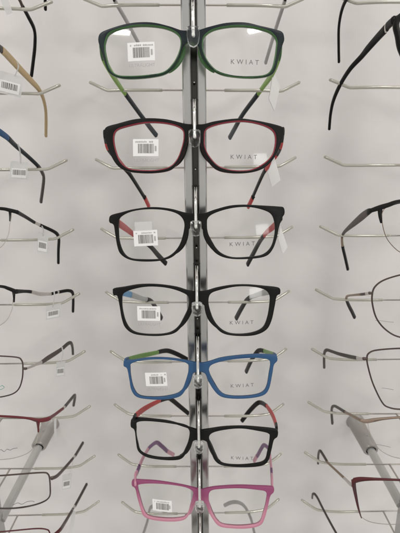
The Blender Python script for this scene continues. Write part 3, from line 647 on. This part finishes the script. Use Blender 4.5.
side_pair('angular brown wire rim glasses with a silver temple, on the right rail', 1, 360, GR, rim=1, rim_m='brown', rim_r=.75,
  lens_px=[(366.8,358),(368,367),(373,384),(382,402.3),(389,407.5),(402,409.3),(430,408),(446,392),(452,370),(450,354),(435,348.5),(402,348.3),(377.5,350),(369,353)],
  endpiece=[(367,358.5,0,1.2),(363.5,359,.001,1.6)], script=([(392,397.6),(396,397.3),(402,397.6)],'greyink'),
  temple_px=[(364,359,T,1.6,'silver'),(360,358.6,.361,1.6),(357,358,.368,1.8,'gun'),(348,356.2,.386,2.0),(338,353.6,.404,1.8),(331.5,351.3,.417,1.7),(327,350,.427,1.7,'darkbrown'),(324.6,352,.434,1.6),(324,358,.440,1.6),(324.2,367.5,.448,1.6)])
side_pair('bronze half rim glasses above the right stand-off socket', 1, 420, GR, lens_px=[(368,422),(370,433),(376,446),(388,455),(404,458.6),(428,456),(442,444),(446,428),(440,419),(415,416.5),(388,418.5),(374,420)],
  bar=[(440,419,.9),(415,416.6,.9),(398,417.4,1.0),(383,418.7,1.3),(374,420,1.9),(366,421.3,2.0),(361,420.3,1.6)], bar_m='bronze', script=([(384,459-4),(390,454.6),(397,455)],'greyink'),
  temple_px=[(361,420.5,T,1.5,'bronze'),(356,417.8,.365,1.5),(351,415,.380,1.4),(345,412,.398,1.4,'gun'),(339,408.3,.414,1.4),(334.5,406,.426,1.4),(332,407.5,.433,1.5),(331.5,413,.440,1.6),(332.3,423.5,.448,1.6)])
side_pair('dark red half rim glasses with a tapering side piece, on the right rail', 1, 482, GR, lens_px=[(352.5,485),(355,497),(358,508),(362,517.5),(375,523),(400,524),(420,518),(430,500),(430,486),(420,480),(400,479.5),(370,479.6),(357,480.5)],
  bar=[(420,480.6,1.0),(400,480,1.0),(385,479.4,1.2),(370,479,1.7),(360,479.3,2.6),(354,480.6,3.0)], nail=[(353.6,480,2.5),(354,486,2.1),(355.8,496,1.6),(358.3,508,1.1),(361.3,518,.5)], bar_m='darkred',
  temple_px=[(352,485.5,T,1.8,'silver'),(348.5,482.5,.363,1.7),(344,478,.375,1.4,'bronze'),(336,470.5,.395,1.2),(328.5,463.5,.413,1.2),(327,461.5,.417,1.4,'gun'),(322.5,454,.432,1.5),(320,450.8,.439,1.5),(318.4,454,.445,1.4),(318,463.5,.452,1.3)])
side_pair('glasses below the bottom of the right rail, only a grey curled temple showing', 1, 545, GR, rim=1, rim_m='gun', rim_r=.7, lens_px=plainR(350,548), endpiece=[(350,549,0,1.2),(345,549,.001,1.2)],
  temple_px=[(345,549,T,1.4,'gun'),(338,536.5,.376,1.3),(331,524,.396,1.3),(325,512.8,.412,1.3),(321,505,.424,1.5,'gun'),(317.5,498,.436,1.6),(314.5,494,.443,1.6),(312.6,494.5,.447,1.5),(312.2,498,.451,1.4)])

# ------------------------------------------------------------------ hang tags looped round temples
def hang_tag(label, quad, d, loop=None, code=True, film='tagfilm', thick=.0004, group='security tags on the glasses', dd=(0,0,0,0)):
    """quad: four photo points clockwise from top left"""
    P = [at(x,y,d+e) for (x,y),e in zip(quad,dd)]
    C = (P[0]+P[1])/2; root, m = thing('hang_tag', label, 'hang tag', C, None, group); inv = m.inverted()
    a,b,c,e = P; nrm = (b-a).cross(e-a).normalized()
    if nrm.y > 0: nrm = -nrm
    q = Mesh(); n = 6
    def S_(u,v,l=0.):
        base = a.lerp(b,u).lerp(e.lerp(c,u), v)
        return base + nrm*(l + .0006*math.sin(v*2.4)*1.0)
    def grid(u0,u1,v0,v1,l,mm,k,ms):
        vs = [S_(u0+(u1-u0)*i/k, v0+(v1-v0)*j/k, l) for j in range(k+1) for i in range(k+1)]
        ms.add(vs, [(j*(k+1)+i,j*(k+1)+i+1,(j+1)*(k+1)+i+1,(j+1)*(k+1)+i) for j in range(k) for i in range(k)], mm)
    grid(0,1,0,1,0,film,n,q); grid(0,1,0,1,-thick,film,n,q)
    q.build('tag_film', root, inv)
    if code:
        p = Mesh(); grid(.10,.92,.38,.90,.0003,'paper',4,p); rr = random.Random(len(label)); u = .18
        while u < .84:
            wd = rr.choice([.02,.03,.045]); grid(u,u+wd,.46,.74,.0005,'ink',1,p); u += wd+rr.choice([.025,.035])
        p.build('barcode_label', root, inv, smooth=False)
    if loop:
        l = Mesh(); sweep(l, [at(x,y,dd_) for x,y,dd_ in cr(loop,6)], (.0007,.0003), film, 8, 2.5); l.build('tag_loop', root, inv)
    return root
TC = 'white tags on the middle rail glasses'
hang_tag('folded white tag on the right temple of the topmost green glasses', [(273,70),(280,86),(274,111),(268.5,99)], .392, None, False, 'whitetag', group=TC, dd=(0,.006,.006,0))
hang_tag('folded white tag on the right temple of the crimson edged glasses', [(274,155),(280.5,180),(271.5,187),(267.5,172)], .390, None, False, 'whitetag', group=TC, dd=(0,.006,.004,0))
hang_tag('small white tag on the right temple of the third black glasses', [(280.5,226),(287.5,247),(282.5,254),(277.5,238)], .378, None, False, 'whitetag', group=TC, dd=(0,.005,.004,0))
hang_tag('faint clear tag behind the right lens of the blue glasses', [(265.5,363),(269,363),(268.5,378),(265,377)], .395, None, False, group=TC)
TL = 'barcode tags on the left rail glasses'
hang_tag('blank white tag strip at the top left corner', [(-2,-6),(6,-8),(13,13),(7,15)], .400, None, False, group=TL)
hang_tag('barcode tag hanging from the tan temple', [(-1,70),(24,77),(21,98),(-3,92)], .397, [(17,62,.392),(18.5,67,.393),(15,76,.396)], True, group=TL)
hang_tag('barcode tag hanging from the navy and black temple', [(10.5,161),(28,162),(28,180),(10,179)], .405, [(18,144,.388),(20,151,.394),(21,163,.404)], True, group=TL)
hang_tag('barcode tag below the temple that drops straight down', [(38.5,232),(48.5,235),(48,254),(37,252)], .410, [(42,226,.403),(43.5,230,.406),(43,236,.410)], True, group=TL)
hang_tag('barcode tag below the silver striped temple', [(46,306),(61,303),(60.5,317),(46,320)], .412, [(54,290,.414),(54.5,297,.411),(53,307,.412)], True, group=TL)
hang_tag('barcode tag below the thick brown temple', [(56.5,362),(65.5,361),(65,376),(56,377)], .414, [(62,347,.420),(63,354,.417),(61,363,.414)], True, group=TL)
hang_tag('blank tag seen edge on beside the red half rim glasses', [(54,419),(56.5,418),(56.5,437),(54.5,439)], .385, None, False, group=TL)
hang_tag('barcode tag beside the slim dark brown glasses', [(62.5,475),(72,473),(71,488),(62,490)], .408, [(72,458,.410),(72.5,465,.409),(69,475,.408)], True, group=TL)
hang_tag('narrow blank tag by the temple at the bottom left', [(72,509),(76,512),(72.5,534),(69,533)], .410, None, False, group=TL)

# ------------------------------------------------------------------ light: shop ceiling lamps and soft room light
def area(name, loc, target, sx, sy, power, col):
    l = bpy.data.lights.new(name,'AREA'); l.shape = 'RECTANGLE'; l.size = sx; l.size_y = sy; l.energy = power; l.color = col
    o = bpy.data.objects.new(name,l); COL.objects.link(o); o.location = loc
    o.rotation_euler = (Vector(target)-Vector(loc)).to_track_quat('-Z','Y').to_euler()
    return o
area('ceiling_lamp', (.72,-.76,2.75), (.60,-.6,0), .42, .14, 8, (1,.97,.93))
area('ceiling_lamp', (-.85,-.76,2.75), (-.75,-.6,0), .42, .14, 8, (1,.97,.93))
area('shop_window', (2.1,-3.3,1.95), (0,.4,1.45), .8, .6, 11, (1,.99,.97))
wd = bpy.data.worlds.new('World'); S.world = wd; wd.use_nodes = True; nt = wd.node_tree
bg = nt.nodes['Background']; bg.inputs[1].default_value = 1.2
tc = nt.nodes.new('ShaderNodeTexCoord'); sp = nt.nodes.new('ShaderNodeSeparateXYZ'); nt.links.new(tc.outputs['Generated'], sp.inputs[0])
rp = nt.nodes.new('ShaderNodeValToRGB'); mr = nt.nodes.new('ShaderNodeMapRange'); mr.inputs[1].default_value = -1; mr.inputs[2].default_value = 1
nt.links.new(sp.outputs[2], mr.inputs[0]); nt.links.new(mr.outputs[0], rp.inputs[0])
e = rp.color_ramp.elements; e[0].position = 0; e[0].color = (.68,.65,.62,1); e[1].position = 1; e[1].color = (1,.98,.95,1)
a = e.new(.42); a.color = (.62,.60,.57,1); a = e.new(.55); a.color = (.66,.64,.62,1); a = e.new(.72); a.color = (.85,.83,.80,1)
n = nt.nodes.new('ShaderNodeTexNoise'); n.inputs['Scale'].default_value = 2.6; n.inputs['Detail'].default_value = 1
mp = nt.nodes.new('ShaderNodeMapping'); mp.inputs['Scale'].default_value = (1.6,1.6,.08)
nt.links.new(tc.outputs['Generated'], mp.inputs[0]); nt.links.new(mp.outputs[0], n.inputs['Vector'])
cr2 = nt.nodes.new('ShaderNodeValToRGB'); cr2.color_ramp.elements[0].position = .42; cr2.color_ramp.elements[0].color = (.38,.38,.38,1); cr2.color_ramp.elements[1].position = .60; cr2.color_ramp.elements[1].color = (1.25,1.25,1.25,1)
nt.links.new(n.outputs['Fac'], cr2.inputs[0])
mx = nt.nodes.new('ShaderNodeMix'); mx.data_type = 'RGBA'; mx.blend_type = 'MULTIPLY'; mx.inputs[0].default_value = 1
nt.links.new(rp.outputs[0], mx.inputs[6]); nt.links.new(cr2.outputs[0], mx.inputs[7]); nt.links.new(mx.outputs[2], bg.inputs[0])

S.view_settings.view_transform = 'Standard'; S.view_settings.look = 'None'; S.view_settings.exposure = 0; S.view_settings.gamma = 1
S.render.engine = 'CYCLES'
S.cycles.max_bounces = 12; S.cycles.transparent_max_bounces = 24; S.cycles.transmission_bounces = 8
S.cycles.use_denoising = True
